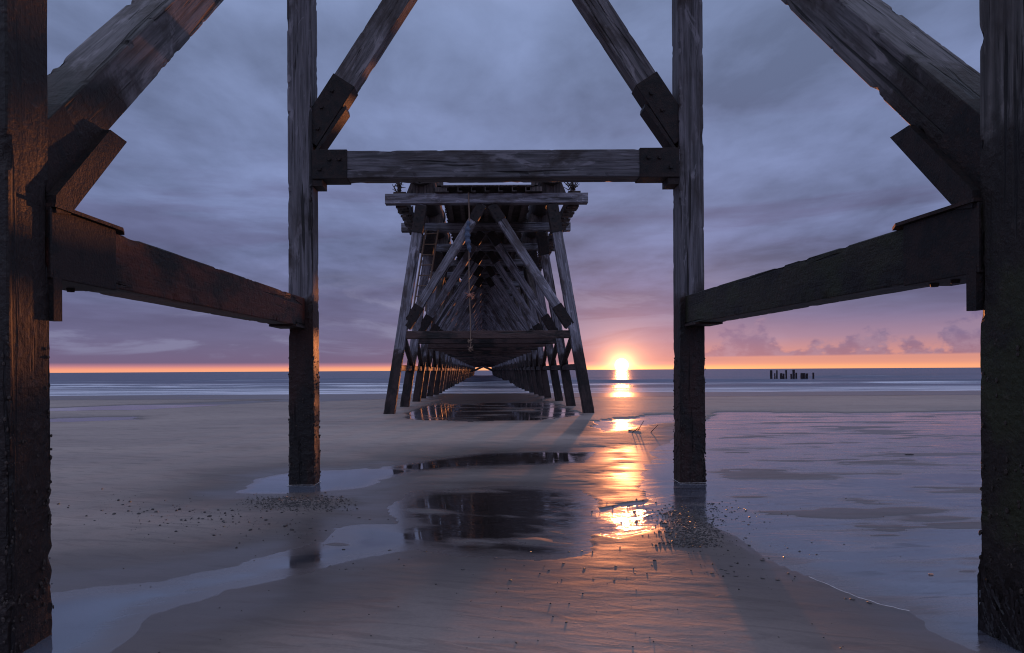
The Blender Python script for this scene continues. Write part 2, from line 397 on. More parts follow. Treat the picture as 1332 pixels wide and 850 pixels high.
def timber(L, w, d, nside=3, step=.25, amp=.006, chip=.012, growth=0.0, gz=(2.1, .5), seed=0, r=.018, ends=True):
    """a worn squared baulk along +Z: rounded arrises, wandering faces, chipped edges, marine growth low down"""
    prof = []
    hw, hd = w/2, d/2
    c = [(hw, -hd), (hw, hd), (-hw, hd), (-hw, -hd)]
    for k in range(4):
        a, b = Vector(c[k]), Vector(c[(k+1) % 4]); e = (b-a).normalized(); l = (b-a).length
        for j in range(nside+2):
            t = r+(l-2*r)*j/(nside+1)
            corner = j in (0, nside+1)
            prof.append((a+e*t, Vector((e.y, -e.x)), corner))
    n = len(prof); ns = max(1, int(round(L/step)))
    vs, fs = [], []
    off = Vector((seed*3.7, seed*1.3, seed*2.1))
    for i in range(ns+1):
        z = L*i/ns
        g = 0.0
        if growth: g = growth*max(0, min(1, (gz[0]-z)/(gz[0]-gz[1])))
        for (p, nn, cn) in prof:
            q = Vector((p.x, p.y, z))
            dd = amp*.7*mnoise.noise(Vector((p.x*2, p.y*2, z*.6))+off)
            dd += amp*.45*mnoise.noise(Vector((p.x*16, p.y*16, z*5))+off)
            if cn:
                ch = mnoise.noise(Vector((p.x*6, p.y*6, z*4.5))+off*1.7)+.5*mnoise.noise(Vector((p.x*6, p.y*6, z*15))+off)
                dd -= chip*max(0, ch*1.6-.35)
            if g:
                q2 = Vector((p.x*9, p.y*9, z*9))+off
                dd += g*(.45+.8*max(0, mnoise.noise(q2))+.7*max(0, mnoise.noise(q2*2.9)))
            vs.append((p.x+nn.x*dd, p.y+nn.y*dd, z))
    for i in range(ns):
        for j in range(n):
            a = i*n+j; b = i*n+(j+1) % n
            fs.append((a, b, b+n, a+n))
    if ends:
        fs.append(tuple(range(n-1, -1, -1))); fs.append(tuple(range(ns*n, ns*n+n)))
    me = bpy.data.meshes.new('timber'); me.from_pydata(vs, [], fs); me.update()
    return me

def bm_box(bm, p0, p1, mat=None):
    r = bmesh.ops.create_cube(bm, size=1.0)
    c = (Vector(p0)+Vector(p1))/2; s = Vector(p1)-Vector(p0)
    for v in r['verts']:
        v.co = Vector((v.co.x*s.x, v.co.y*s.y, v.co.z*s.z))+c
        if mat is not None: v.co = mat @ v.co
    return r['verts']

def bm_prism(bm, pts, t, mw):
    """polygon pts (local x, z) extruded along local y from 0 to t"""
    a = [bm.verts.new(mw @ Vector((p[0], 0, p[1]))) for p in pts]
    b = [bm.verts.new(mw @ Vector((p[0], t, p[1]))) for p in pts]
    n = len(pts)
    bm.faces.new(a); bm.faces.new(b[::-1])
    for i in range(n): bm.faces.new((a[i], b[i], b[(i+1) % n], a[(i+1) % n])[::-1])

def bm_cyl(bm, p0, p1, r0, r1=None, seg=10):
    r1 = r0 if r1 is None else r1
    m = frame_mat(p0, p1); L = (Vector(p1)-Vector(p0)).length
    a, b = [], []
    for k in range(seg):
        t = 2*math.pi*k/seg
        a.append(bm.verts.new(m @ Vector((r0*math.cos(t), r0*math.sin(t), 0))))
        b.append(bm.verts.new(m @ Vector((r1*math.cos(t), r1*math.sin(t), L))))
    for k in range(seg): bm.faces.new((a[k], a[(k+1) % seg], b[(k+1) % seg], b[k]))
    bm.faces.new(a[::-1]); bm.faces.new(b)

def bm_done(bm, name):
    bmesh.ops.recalc_face_normals(bm, faces=bm.faces)
    me = bpy.data.meshes.new(name); bm.to_mesh(me); bm.free(); return me

def sleeve(w, d, L, wall=.016, bolts=True, lip=None, bevel=.006):
    """steel shoe round a timber end: local Z along the timber (0..L); lip = (side sign on local X, length, reach)"""
    bm = bmesh.new()
    bm_box(bm, (-w/2-wall, -d/2-wall, 0), (w/2+wall, d/2+wall, L))
    bmesh.ops.bevel(bm, geom=list(bm.edges), offset=bevel, segments=1, affect='EDGES')
    if lip:
        sg, L0, L1, reach = lip
        X = sg*(w/2+wall-.004)
        bm_prism(bm, [(X, L0), (X+sg*.03, L0), (X+sg*reach, L1), (X+sg*reach*.92, L1+.03), (X, L1-.06)], d*1.08, Matrix.Translation((0, -d*.54, 0)))
    if bolts:
        for zz in (L*.22, L*.5, L*.78):
            for sy in (-1, 1):
                bm_cyl(bm, (w*.18*(1 if zz < L*.5 else -1), sy*(d/2+wall-.002), zz), (w*.18*(1 if zz < L*.5 else -1), sy*(d/2+wall+.022), zz), .030, .024, 6)
    return bm_done(bm, 'shoe')

# ------------------------------------------------------------------ ground
POOLS = [
    # outline in photo pixels, depth, softness
    ([(40, 775), (200, 755), (300, 736), (375, 716), (418, 706), (432, 690), (470, 684), (512, 684), (516, 652), (550, 637), (640, 633), (752, 638), (775, 648),
      (778, 690), (758, 722), (700, 730), (600, 726), (530, 718), (480, 726), (400, 745), (300, 768), (200, 800), (130, 850), (60, 930), (-300, 1100), (-500, 900)], .022, .75),
    ([(498, 609), (560, 597), (640, 590), (700, 587), (768, 588), (764, 601), (700, 605), (620, 607), (545, 615)], .016, .5),
    ([(432, 638), (445, 618), (475, 611), (510, 609), (540, 613), (500, 624), (470, 633)], .010, .25),
    ([(312, 642), (330, 624), (360, 617), (400, 613), (440, 612), (480, 609), (478, 616), (440, 636), (405, 643), (350, 644)], .012, .2),
    ([(836, 650), (834, 625), (842, 602), (856, 582), (884, 562), (930, 536), (1100, 537), (1400, 533), (2600, 545), (2600, 1300), (1500, 900), (1332, 850), (1280, 834), (1190, 796), (1110, 776),
      (1010, 738), (940, 700), (868, 690), (800, 702), (760, 690), (775, 662), (812, 655)], .012, .5),
    ([(-400, 546), (62, 545), (150, 542), (185, 543), (178, 547), (62, 550), (-400, 552)], .02, .4),
    ([(-600, 531), (62, 531), (170, 527), (330, 522), (360, 523), (250, 530), (180, 534), (62, 535), (-600, 537)], .016, .6),
    ([(350, 522), (420, 519), (470, 520), (400, 524)], .015, .5),
    ([(520, 542), (548, 530), (590, 516), (640, 508), (690, 515), (730, 528), (760, 540), (700, 548), (600, 549), (540, 547)], .014, .6),
    ([(770, 548), (880, 538), (900, 545), (830, 556), (780, 562)], .006, .5),
]
def poly_sdf(px, py, poly):
    d = np.full(px.shape, 1e9); ins = np.zeros(px.shape, bool); n = len(poly)
    for i in range(n):
        ax, ay = poly[i]; bx, by = poly[(i+1) % n]
        ex, ey = bx-ax, by-ay; wx, wy = px-ax, py-ay
        t = np.clip((wx*ex+wy*ey)/(ex*ex+ey*ey+1e-12), 0, 1)
        d = np.minimum(d, np.hypot(wx-ex*t, wy-ey*t))
        c = ((ay > py) != (by > py)) & (px < (bx-ax)*(py-ay)/(by-ay+1e-12)+ax)
        ins ^= c
    return np.where(ins, d, -d)

POOLW = [([ground_at(*p) for p in poly], dep, sf) for poly, dep, sf in POOLS]
POST_SPOTS = [(-2.39, 9.1), (2.77, 9.0), (-2.65, 3.75), (3.03, 3.75)]

GR = [(*ground_at(900, 685), .20, .75, .022), (*ground_at(385, 653), .42, .16, .016)]
def sand_height(X, Y):
    wx = X+.16*fbm(X*.9, Y*.9, 3, 1)*np.clip(Y/7, .5, 3)+.05*fbm(X*4, Y*4, 2, 9)
    wy = Y+.22*fbm(X*.7+5, Y*.7, 3, 2)*np.clip(Y/7, .5, 3)
    h = .010+.016*(1-np.exp(-np.maximum(0, 1)))*0+.010*fbm(X*.25, Y*.5, 4, 3)+.0035*fbm(X*1.2, Y*3.0, 3, 4)
    dry = np.ones_like(X)*.02
    near = np.full(X.shape, 1e9)
    hole = np.zeros_like(X)
    for k, (poly, dep, sf) in enumerate(POOLW):
        xs = [p[0] for p in poly]; ys = [p[1] for p in poly]
        pad = 4.0
        msk = (wx > min(xs)-pad) & (wx < max(xs)+pad) & (wy > min(ys)-pad) & (wy < max(ys)+pad)
        if not msk.any(): continue
        sd = poly_sdf(wx[msk], wy[msk], poly)
        n = near[msk]; near[msk] = np.minimum(n, np.maximum(0, -sd))
        prof = dep*sm(0, sf, sd)
        if k == 0:
            xx, yy = X[msk], Y[msk]
            prof = prof-np.maximum(0, .042*fbm(xx*.7-yy*.25+3, yy*2.2+xx*.9, 4, 71)+.002)*sm(0, .5, sd)*sm(-3.0, -.8, xx)
        if k == 8:
            xx, yy = X[msk], Y[msk]
            prof = prof-np.maximum(0, .05*fbm(xx*.35, yy*.9, 3, 61)+.004)*sm(0, .8, sd)
        if k == 4:   # the broad right-hand sheet of water is barely a film: sand bars show through
            xx, yy = X[msk], Y[msk]
            bars = .036*fbm(xx*.38, yy*1.3, 4, 21)+.010*fbm(xx*1.8, yy*6, 3, 22)
            prof = np.maximum(prof*.75-np.maximum(0, bars)*sm(.4, 1.6, sd)*1.15, -.0025)
        hh = hole[msk]
        pos = sd > 0
        hh[pos] = np.where(np.abs(prof[pos]) > -1, np.maximum(hh[pos], prof[pos]+.0), hh[pos])
        hole[msk] = np.where(pos, np.where(hh == 0, prof, hh), hh)
        hole[msk] = np.where(pos & (hole[msk] == 0), 1e-5, hole[msk])
    outside = near > 0
    rise = .030*(1-np.exp(-(near/1.3)**1.5))+.0008
    base = rise+np.maximum(-.6*rise, .010*fbm(X*.25, Y*.5, 4, 3)+.0035*fbm(X*1.2, Y*3.0, 3, 4))
    z = np.where(outside, base, -hole-.0005)
    # fine ripples on the drained sand in front of the draining rill
    z = z+np.where(outside, .0022*fbm(X*6+Y*2, Y*14, 3, 31)*sm(.1, .8, near), 0)
    for (gx, gy, ax_, ay_, am) in GR: z = z+am*np.exp(-((X-gx)/ax_)**2-((Y-gy)/ay_)**2)
    # beach falls to the sea
    fall = -.27*sm(33, 56, Y)-.9*sm(56, 110, Y)-1.6*sm(100, 400, Y)
    z = np.where(Y > 33, z+fall, z)
    z = z + .02*sm(16, 22, Y)*sm(40, 30, Y)*outside
    # scour round the posts
    for (sx, sy) in POST_SPOTS:
        r = np.hypot(X-sx, Y-sy); z = z-.02*np.exp(-(r/.34)**2)
    # sand rises gently far to the sides and behind
    z = z+.02*sm(30, 60, np.abs(X))*(Y < 40)+1.2*sm(20, 200, -Y)
    return z

def axis_samples(a0, a1, step, grow, amax, amin=None):
    mid = list(np.arange(a0, a1, step)); hi = []; s = step; v = a1
    while v < amax: hi.append(v); s *= grow; v += s
    hi.append(amax); lo = []; s = step; v = a0
    while v > (amin if amin is not None else -amax): s *= grow; v -= s; lo.append(v)
    return np.array(sorted(set(lo+mid+hi)))

def grid_mesh(name, xs, ys, hf, keep=None):
    X, Y = np.meshgrid(xs, ys); Z = hf(X, Y)
    nx, ny = len(xs), len(ys)
    co = np.stack([X, Y, Z], -1).reshape(-1, 3)
    i = np.arange(nx*ny).reshape(ny, nx)
    q = np.stack([i[:-1, :-1], i[:-1, 1:], i[1:, 1:], i[1:, :-1]], -1).reshape(-1, 4)
    me = bpy.data.meshes.new(name)
    me.vertices.add(len(co)); me.vertices.foreach_set('co', co.astype(np.float32).ravel())
    me.loops.add(q.size); me.loops.foreach_set('vertex_index', q.ravel().astype(np.int32))
    me.polygons.add(len(q)); me.polygons.foreach_set('loop_start', np.arange(0, q.size, 4, dtype=np.int32))
    me.polygons.foreach_set('use_smooth', np.ones(len(q), bool))
    me.update(calc_edges=True); me.validate()
    return me

xs = axis_samples(-4.5, 4.5, .035, 1.035, 3000)
ys_near = axis_samples(2.4, 12, .03, 1.022, 70, -2000)
ys_near = ys_near[ys_near > -2500]
ys = np.array(sorted(set(list(ys_near)+[80, 95, 110, 140, 180, 240, 400])))
sand = link('beach_sand', grid_mesh('beach_sand', xs, ys, sand_height), M['sand'])
tag(sand, 'wet brown grey beach sand rising between pools', None, None, 'structure')

pxs = xs[np.abs(xs) < 60]; pys = ys[(ys > -10) & (ys < 31.5)]
pme = grid_mesh('pool_water', pxs, pys, lambda X, Y: X*0)
PX, PY = np.meshgrid(pxs, pys); dep_ = -sand_height(PX, PY)
at = pme.attributes.new('depth', 'FLOAT', 'POINT'); at.data.foreach_set('value', dep_.astype(np.float32).ravel())
bm = bmesh.new(); bm.from_mesh(pme); bm.verts.ensure_lookup_table(); dl = dep_.ravel()
bmesh.ops.delete(bm, geom=[f for f in bm.faces if max(dl[v.index] for v in f.verts) < -.004], context='FACES')
bm.to_mesh(pme); bm.free()
pool = link('pool_water', pme, M['pool'])
tag(pool, 'shallow tide pools and wet film lying on the sand', None, None, 'structure')

def sea_h(X, Y):
    z = -.20+.0*X
    a = sm(56, 70, Y)*sm(400, 120, Y)
    z = z+.16*a*np.maximum(0, fbm(X*.02, Y*.11, 4, 41))
    yw = Y+10*fbm(X*.02, X*0, 3, 44)
    for c, w, h in ((80, 3.0, .30), (93, 3.0, .42), (128, 5, .45)):
        z = z+h*np.exp(-((yw-c)/w)**2)*sm(-.25, .35, fbm(X*.018+c, X*0+c, 3, 50))
    return z
xs2 = axis_samples(-60, 60, 1.5, 1.05, 40000)
ys2 = np.array(list(np.arange(50, 160, .8))+list(160*1.06**np.arange(1, 96)))
sea = link('sea_water', grid_mesh('sea_water', xs2, ys2, sea_h), M['sea'])
tag(sea, 'grey blue sea with pale surf along the shoreline', None, None, 'structure')

# ------------------------------------------------------------------ near trestle (two bents over the camera)
PC = .19                                   # centre line of the pier
B1, B2 = 3.75, 9.12                        # depth of the two near bents
CAPZ = 7.4
tr = empty('timber_trestle', (PC, (B1+B2)/2, 0))
tag(tr, 'tall near timber trestle whose four square posts, rails and braces frame the view', 'trestle')
bent1 = {}
def put(name, me, mat, p0, p1, parent, side=(1, 0, 0), label=None, smooth=False):
    o = link(name, me, mat, parent, frame_mat(p0, p1, side), smooth)
    if label: o['label'] = label
    return o

posts = [(-1, B1, .345, 'moss'), (1, B1, .345, 'moss'), (-1, B2, .32, ''), (1, B2, .32, '')]
INN = {(-1, B1): -2.487, (1, B1): 2.86, (-1, B2): -2.225, (1, B2): 2.595}
for i, (s, yb, w, mm) in enumerate(posts):
    xc = INN[(s, yb)]+s*w/2
    near = yb == B1
    me = timber(8.0, w, w, 9 if near else 6, .022 if near else .035, .005, .032, .014 if near else .013, (3.1, .7), seed=i+1, r=.008)
    mat = (M['moss_wood'] if s > 0 else M['stain_wood']) if near else M['trestle_wood']
    o = put('post', me, mat, (xc, yb, -.6), (xc, yb, 7.4), tr)
    o['label'] = ['square timber post filling the left edge of the picture', 'mossy square timber post filling the right edge of the picture',
                  'square timber post standing in a small pool left of the pier', 'square timber post standing in water right of the low sun'][i]
def post_x(s, yb, w): return INN[(s, yb)]+s*w/2
# cross rails and diagonals of each bent
for yb, w in ((B2, .32), (B1, .345)):
    xl, xr = INN[(-1, yb)], INN[(1, yb)]
    zt = 1.5+2.715
    yt = yb-.0
    me = timber(xr-xl+.02, .36, .27, 5, .04, .004, .020, seed=21, r=.008)
    put('cross_rail', me, M['trestle_wood'], (xl-.01, yt-.02, zt), (xr+.01, yt-.02, zt), tr, (0, 0, 1))
    for s in (-1, 1):
        xe = xl if s < 0 else xr
        me = sleeve(.36, .27, .46 if s < 0 else .52, .014, lip=None)
        put('steel_shoe', me, M['dark_rust'], (xe, yt-.02, zt), (xe-s*1, yt-.02, zt), tr, (0, 0, -1))
        bm = bmesh.new(); bm_box(bm, (xe-(.02 if s > 0 else -.0)-.0-(.13 if s > 0 else 0), yt-.15, zt-.28), (xe+(.13 if s < 0 else .0), yt+.13, zt-.19))
        link('bearing_block', bm_done(bm, 'block'), M['dark_rust'], tr, Matrix.Identity(4))
        # diagonal: foot on the post just above the rail, head at the cap
        foot = Vector((xe+s*.02, yb, zt+.44)); slope = 1.53
        head = Vector((xe+s*.03-s*(CAPZ-.12-foot.z)/slope, yb, CAPZ-.12))
        L = (head-foot).length
        me = timber(L, .31, .25, 5, .04, .003, .012, seed=31+s, r=.008)
        put('diagonal_brace', me, M['brace_wood'], foot, head, tr, (1, 0, 0))
        dr = (head-foot).normalized()
        me = sleeve(.31, .25, .93, .012)
        put('steel_shoe', me, M['dark_rust'], foot-dr*.12, head, tr)
        # under plate of the shoe
        side = frame_mat(foot, head)
        nx = -s
        bm = bmesh.new()
        xx0 = nx*(.155+.02)
        bm_prism(bm, [(xx0, -.28), (xx0+nx*.035, -.28), (xx0+nx*.055, .50), (xx0+nx*.02, .54), (xx0, .44)], .27, Matrix.Translation((0, -.135, 0)))
        bmesh.ops.transform(bm, matrix=side, verts=bm.verts)
        link('shoe_plate', bm_done(bm, 'plate'), M['dark_rust'], tr, Matrix.Identity(4))
    me = timber(7.2, .36, .36, 4, .1, .006, .012, seed=41)
    put('cap_beam', me, M['trestle_wood'], (PC-3.6, yb, CAPZ+.18), (PC+3.6, yb, CAPZ+.18), tr, (0, 0, 1))
# long rails joining the two bents, and the long braces rising seaward
for s in (-1, 1):
    x1 = INN[(-1, B1)]+.0 if s < 0 else INN[(1, B1)]
    x2 = INN[(s, B2)]
    w = .30
    a = Vector((x1+s*(w/2-.0)+(.012 if s < 0 else -.012), B1+.345/2-.02, 2.245)); b = Vector((x2+s*(w/2-.03)+(-.14 if s < 0 else .10), B2-.32/2+.02, 2.275))
    me = timber((b-a).length, w, .375, 6, .03, .005, .022, seed=51+s, r=.008)
    put('long_rail', me, M['sunlit_rail_wood'] if s < 0 else M['dark_wood'], a, b, tr, (1, 0, 0),
        'red brown horizontal rail on the left' if s < 0 else 'dark mossy horizontal rail on the right')
    d = (b-a).normalized()
    put('steel_shoe', sleeve(w, .375, .66, .016), M['dark_rust'], a-d*.0, b, tr)
    bm = bmesh.new()   # top flange with its pointed tip
    zt = .375/2+.018
    tipx = -s
    bm_prism(bm, [(-.19, 0), (.19, 0), (.19, .70), (.12, .84), (-.19, .80)] if s < 0 else [(-.19, 0), (.19, 0), (.19, .80), (-.12, .84), (-.19, .70)], .022, Matrix.Translation((0, zt, 0)))
    bmesh.ops.transform(bm, matrix=frame_mat(a, b), verts=bm.verts)
    # make sure the flange is on top whatever the frame's handedness
    cz = sum((v.co.z for v in bm.verts))/len(bm.verts)
    if cz < 2.3:
        for v in bm.verts: v.co.z += 2*(zt+.01)
    link('shoe_flange', bm_done(bm, 'flange'), M['rust'], tr, Matrix.Identity(4))
    bm = bmesh.new()
    bm_box(bm, (x1-.02, B1+.345/2-.01, 1.80), (x1+.03, B1+.345/2+.07, 2.10)) if s < 0 else bm_box(bm, (x1-.03, B1+.345/2-.01, 1.83), (x1+.02, B1+.345/2+.07, 2.10))
    link('wall_plate', bm_done(bm, 'plate'), M['dark_rust'], tr, Matrix.Identity(4))
    bm = bmesh.new(); bm_box(bm, (b.x-.17, b.y-.5, 2.06), (b.x+.17, b.y-.01, 2.087)); link('seat_plate', bm_done(bm, 'plate'), M['rust'], tr, Matrix.Identity(4))
    # rising brace
    fa = Vector((x1+s*.192, B1+.10, 2.63)); hb = Vector((x2+s*.175, B2-.05, 2.63+5.42*.985))
    L = (hb-fa).length
    me = timber(L, .33, .33, 7, .028, .005, .036, seed=61+s, r=.008)
    put('long_brace', me, M['brace_wood'], fa, hb, tr, (1, 0, 0), 'thick slanting brace rising from the %s edge post' % ('left' if s < 0 else 'right'))
    fm = frame_mat(fa, hb)
    put('steel_shoe', sleeve(.33, .33, .50, .007, bolts=False, bevel=.004), M['dark_rust'], fa, hb, tr)
    # pointed gusset under the brace
    bm = bmesh.new()
    X0 = a.x-.18
    pts = [(B1+.172, 2.42), (B1+.172, 2.52), (B1+.75, 3.10), (B1+.96, 3.09), (B1+.31, 2.44)]
    va = [bm.verts.new((X0, p[0], p[1])) for p in pts]; vb = [bm.verts.new((X0+.36, p[0], p[1])) for p in pts]
    bm.faces.new(va); bm.faces.new(vb[::-1])
    for i in range(5): bm.faces.new((va[i], vb[i], vb[(i+1) % 5], va[(i+1) % 5])[::-1])
    link('gusset', bm_done(bm, 'gusset'), M['dark_rust'], tr, Matrix.Identity(4))
for s in (-1, 1):   # girders over the camera, carried on the two caps
    me = timber(B2-B1+1.4, .36, .4, 3, .2, .006, .01, seed=71)
    put('girder', me, M['pier_dark'], (PC+s*2.2, B1-.7, CAPZ+.56), (PC+s*2.2, B2+.7, CAPZ+.56), tr)
# seaweed fringe at the foot of the right-hand near post
bm = bmesh.new(); rr = random.Random(3)
for (s, lo) in ((1, 110),):
    xi = INN[(s, B1)]
    for k in range(lo):
        yy = B1+rr.uniform(-.19, .14); z0 = rr.uniform(.12, .46)*rr.uniform(.5, 1); x0 = xi-s*.03
        p = Vector((x0, yy, z0)); wd = rr.uniform(.004, .010); prev = None
        dirn = Vector((0, rr.uniform(-.5, .5), -1)).normalized()
        n = rr.randint(4, 7)
        for q in range(n+1):
            ww = wd*(1-q/(n+1)*.7)
            r_ = (bm.verts.new(p+Vector((0, -ww, 0))), bm.verts.new(p+Vector((-s*.006, ww, 0))))
            if prev: bm.faces.new((prev[0], prev[1], r_[1], r_[0]))
            prev = r_
            dirn = (dirn+Vector((-s*rr.uniform(-.15, .2), rr.uniform(-.6, .6), -.2))).normalized()
            p = p+dirn*.035
            p.y = min(max(p.y, B1-.18), B1+.15)
            p.x = xi-s*min(max(abs(p.x-xi), .02), .032)
sw = link('seaweed', bm_done(bm, 'seaweed'), M['weed'], tr, Matrix.Identity(4)); sw['kind'] = 'stuff'
# clumps of mussels and barnacles round the posts
def clump_mesh(w, n, zr, seed, size=(.010, .028)):
    bm = bmesh.new(); rr = random.Random(seed)
    for k in range(n):
        z = zr[0]+(zr[1]-zr[0])*rr.random()**1.2
        side = rr.randrange(4); t = rr.uniform(-w/2, w/2)
        if rr.random() < .35: t = rr.choice((-1, 1))*w/2*rr.uniform(.8, .98)
        d = w/2+rr.uniform(-.006, .006)+.012*(1-z/2.2)
        x, y = [(t, -d), (d, t), (t, d), (-d, t)][side]
        r = bmesh.ops.create_icosphere(bm, subdivisions=1, radius=rr.uniform(*size))
        m_ = Matrix.Translation((x, y, z)) @ Matrix.Rotation(rr.uniform(0, 3), 4, 'Z') @ Matrix.Diagonal((rr.uniform(.6, 1.2), rr.uniform(.6, 1), rr.uniform(.9, 2.2), 1))
        bmesh.ops.transform(bm, matrix=m_, verts=r['verts'])
    return bm_done(bm, 'growth')
for i, (s, yb, w, mm) in enumerate(posts):
    o = link('marine_growth', clump_mesh(w, 420, (.02, 1.7), 80+i, (.004, .011)), M['growth'], tr, Matrix.Translation((post_x(s, yb, w), yb, 0)))
    o['kind'] = 'stuff'

# ------------------------------------------------------------------ the long pier beyond
pier = empty('pier', (PC, 23.4, 0))
tag(pier, 'long derelict timber pier on splayed legs running out to sea in the centre', 'pier')
YA, SP, NB = 23.4, 4.62, 48
HF, HT = 3.42, 2.24         # half spread of the legs at the sand and under the cap
def half_at(z): return HF+(HT-HF)*z/7.15
Lleg = math.hypot(7.16+1.2, half_at(-1.2)-half_at(7.16))
leg_v = [timber(Lleg, .34, .34, 3, .14, .010, .015, .018, (3.0, 1.5), seed=100+k) for k in range(4)]
dfoot, dhead = (half_at(2.98)-.12, 2.98), (.16, 7.15)
Ldg = math.hypot(dfoot[0]-dhead[0], dhead[1]-dfoot[1])
dg_v = [timber(Ldg, .30, .28, 2, .25, .010, .012, seed=110+k) for k in range(4)]
tie_v = [timber(2*half_at(2.74)-.1, .27, .26, 3, .18, .016, .02, seed=120+k) for k in range(4)]
cap_v = [timber(6.9, .34, .34, 3, .25, .010, .014, seed=130+k) for k in range(4)]
wal_v = [timber(SP, .20, .22, 2, .25, .010, .014, seed=140+k) for k in range(2)]
Lsb = math.hypot(SP, 4.2); sb_v = [timber(Lsb, .28, .26, 2, .3, .008, .010, seed=150+k) for k in range(2)]
Llb = math.hypot(SP, .95); lb_v = timber(Llb, .18, .16, 1, .4, .008, .01, seed=155)
sleeve_d = sleeve(.30, .28, .82, .02); sleeve_h = sleeve(.30, .28, .62, .018); sleeve_l = sleeve(.34, .34, .95, .02)
def saddle_mesh():
    bm = bmesh.new()
    pts = [(-.50, 0), (.50, 0), (.33, .42), (.40, .60)]
    R = .46; cz = 7.78-7.52+R+.06
    n = 10
    for k in range(n+1):
        a = math.radians(-50-80*k/n); pts.append((R*math.cos(a)*1.0, cz+R*math.sin(a)))
    pts += [(-.40, .60), (-.33, .42)]
    bm_prism(bm, pts, .34, Matrix.Translation((0, -.17, 0)))
    for sx in (-.13, .13): bm_box(bm, (sx-.05, -.21, .0), (sx+.05, -.17, .40))
    return bm_done(bm, 'saddle')
saddle = saddle_mesh()
rb = random.Random(12)
for k in range(NB):
    y = YA+SP*k
    jx = 0.0 if k == 0 else rb.uniform(-.09, .09); jz = 0.0 if k == 0 else rb.uniform(-.07, .07)
    for s in (-1, 1):
        fx = PC+.02+s*half_at(-1.2)+jx; tx = PC-.02+s*half_at(7.16)
        o = put('leg', leg_v[(k*2+(s > 0)) % 4], M['pier_wood'], (fx, y, -1.2), (tx, y, 7.16), pier)
        p0 = Vector((PC+s*dfoot[0], y-.01, dfoot[1]+jz)); p1 = Vector((PC-.02+s*dhead[0]+jx*.6, y-.01, dhead[1]))
        put('diagonal_brace', dg_v[(k+(s > 0)) % 4], M['pier_wood'], p0, p1, pier)
        if k < 10:
            put('steel_shoe', sleeve_d, M['dark_rust'], p0+(p1-p0).normalized()*.04, p1, pier)
        if k < 5:
            put('head_shoe', sleeve_h, M['dark_rust'], p1, p0, pier)
            t0 = Vector((tx, y, 7.14)); put('leg_shoe', sleeve_l, M['dark_rust'], t0, (fx, y, -1.2), pier)
        o = link('pipe_saddle', saddle, M['pier_dark'], pier, Matrix.Translation((PC-.04+s*2.22, y, 7.52)))
        if k < NB-1:
            h = half_at(1.62)
            put('waling', wal_v[k % 2], M['pier_dark'], (PC+s*h, y, 1.60), (PC+s*h, y+SP, 1.60), pier)
            if k > 1: put('side_brace', sb_v[k % 2], M['pier_dark'], (PC+s*half_at(2.8), y, 2.8), (PC+s*half_at(7.0), y+SP, 7.0), pier)
            if k < 8:
                put('low_brace', lb_v, M['pier_dark'], (PC+s*half_at(2.6)-s*.1, y+.1, 2.6), (PC+s*half_at(1.7)-s*.05, y+SP, 1.7), pier)
    if k > NB-16:   # low raking braces of the outermost bents
        for s in (-1, 1): put('raking_brace', dg_v[k % 4], M['pier_dark'], (PC+s*.1, y+.2, 2.60), (PC+s*3.0, y+.2, 1.30), pier)
    hw = half_at(2.74)-.05
    put('tie_beam', tie_v[k % 4], M['pier_low'], (PC-hw, y-.02, 2.72+jz), (PC+hw, y-.02, 2.72-jz*.6), pier, (0, 0, 1))
    put('cap_beam', cap_v[k % 4], M['pier_wood'], (PC-3.48, y-.05, 7.35), (PC+3.42, y-.05, 7.35), pier, (0, 0, 1))
YE = YA+SP*(NB-1)+.6
def pipe_mesh(R, L):
    bm = bmesh.new(); seg = 28
    rings = [(0, R-.03), (0, R), (.10, R+.0)]
    z = 0.0
    vs = []
    zs = [0, .01]
    prof = [(0.0, R-.025), (0.0, R)]
    y = 0
    while y < L-SP:
        prof += [(y+SP*.5-.06, R), (y+SP*.5-.06, R+.06), (y+SP*.5+.06, R+.06), (y+SP*.5+.06, R)]; y += SP
    prof += [(L, R), (L, R-.025)]
    ringv = [[bm.verts.new((r*math.cos(2*math.pi*k/seg), r*math.sin(2*math.pi*k/seg), z)) for k in range(seg)] for z, r in prof]
    ringv.insert(0, [bm.verts.new(((R-.025)*math.cos(2*math.pi*k/seg), (R-.025)*math.sin(2*math.pi*k/seg), 3.0)) for k in range(seg)])
    for a, b in zip(ringv, ringv[1:]):
        for k in range(seg): bm.faces.new((a[k], a[(k+1) % seg], b[(k+1) % seg], b[k]))
    bm.faces.new(ringv[0])
    return bm_done(bm, 'pipe')
pm = pipe_mesh(.43, YE-YA+.9)
for s in (-1, 1):
    put('water_pipe', pm, M['pipe'], (PC-.04+s*2.22, YA-.5, 8.20), (PC-.04+s*2.22, YE, 8.20), pier, smooth=False)
# deck: seven joists under planks, kerb baulks at both edges
for j in range(7):
    x = PC-1.36+j*.4567
    bm = bmesh.new(); L = YE-YA+.7
    # channel section: web and two flanges
    bm_box(bm, (x-.10, YA-.42, 7.525), (x-.07, YA+L, 7.69)); bm_box(bm, (x-.069, YA-.42, 7.525), (x+.06, YA+L, 7.55)); bm_box(bm, (x-.069, YA-.42, 7.665), (x+.06, YA+L, 7.69))
    link('joist', bm_done(bm, 'joist'), M['pier_dark'], pier, Matrix.Identity(4))
bm = bmesh.new(); y = YA-.46; rr = random.Random(8)
while y < YE:
    wd = rr.uniform(.19, .24)
    bm_box(bm, (PC-1.60+rr.uniform(-.05, .05), y, 7.693), (PC+1.62+rr.uniform(-.05, .05), y+wd-.012, 7.73+rr.uniform(-.006, .008))); y += wd
link('deck_planks', bm_done(bm, 'planks'), M['pier_dark'], pier, Matrix.Identity(4))
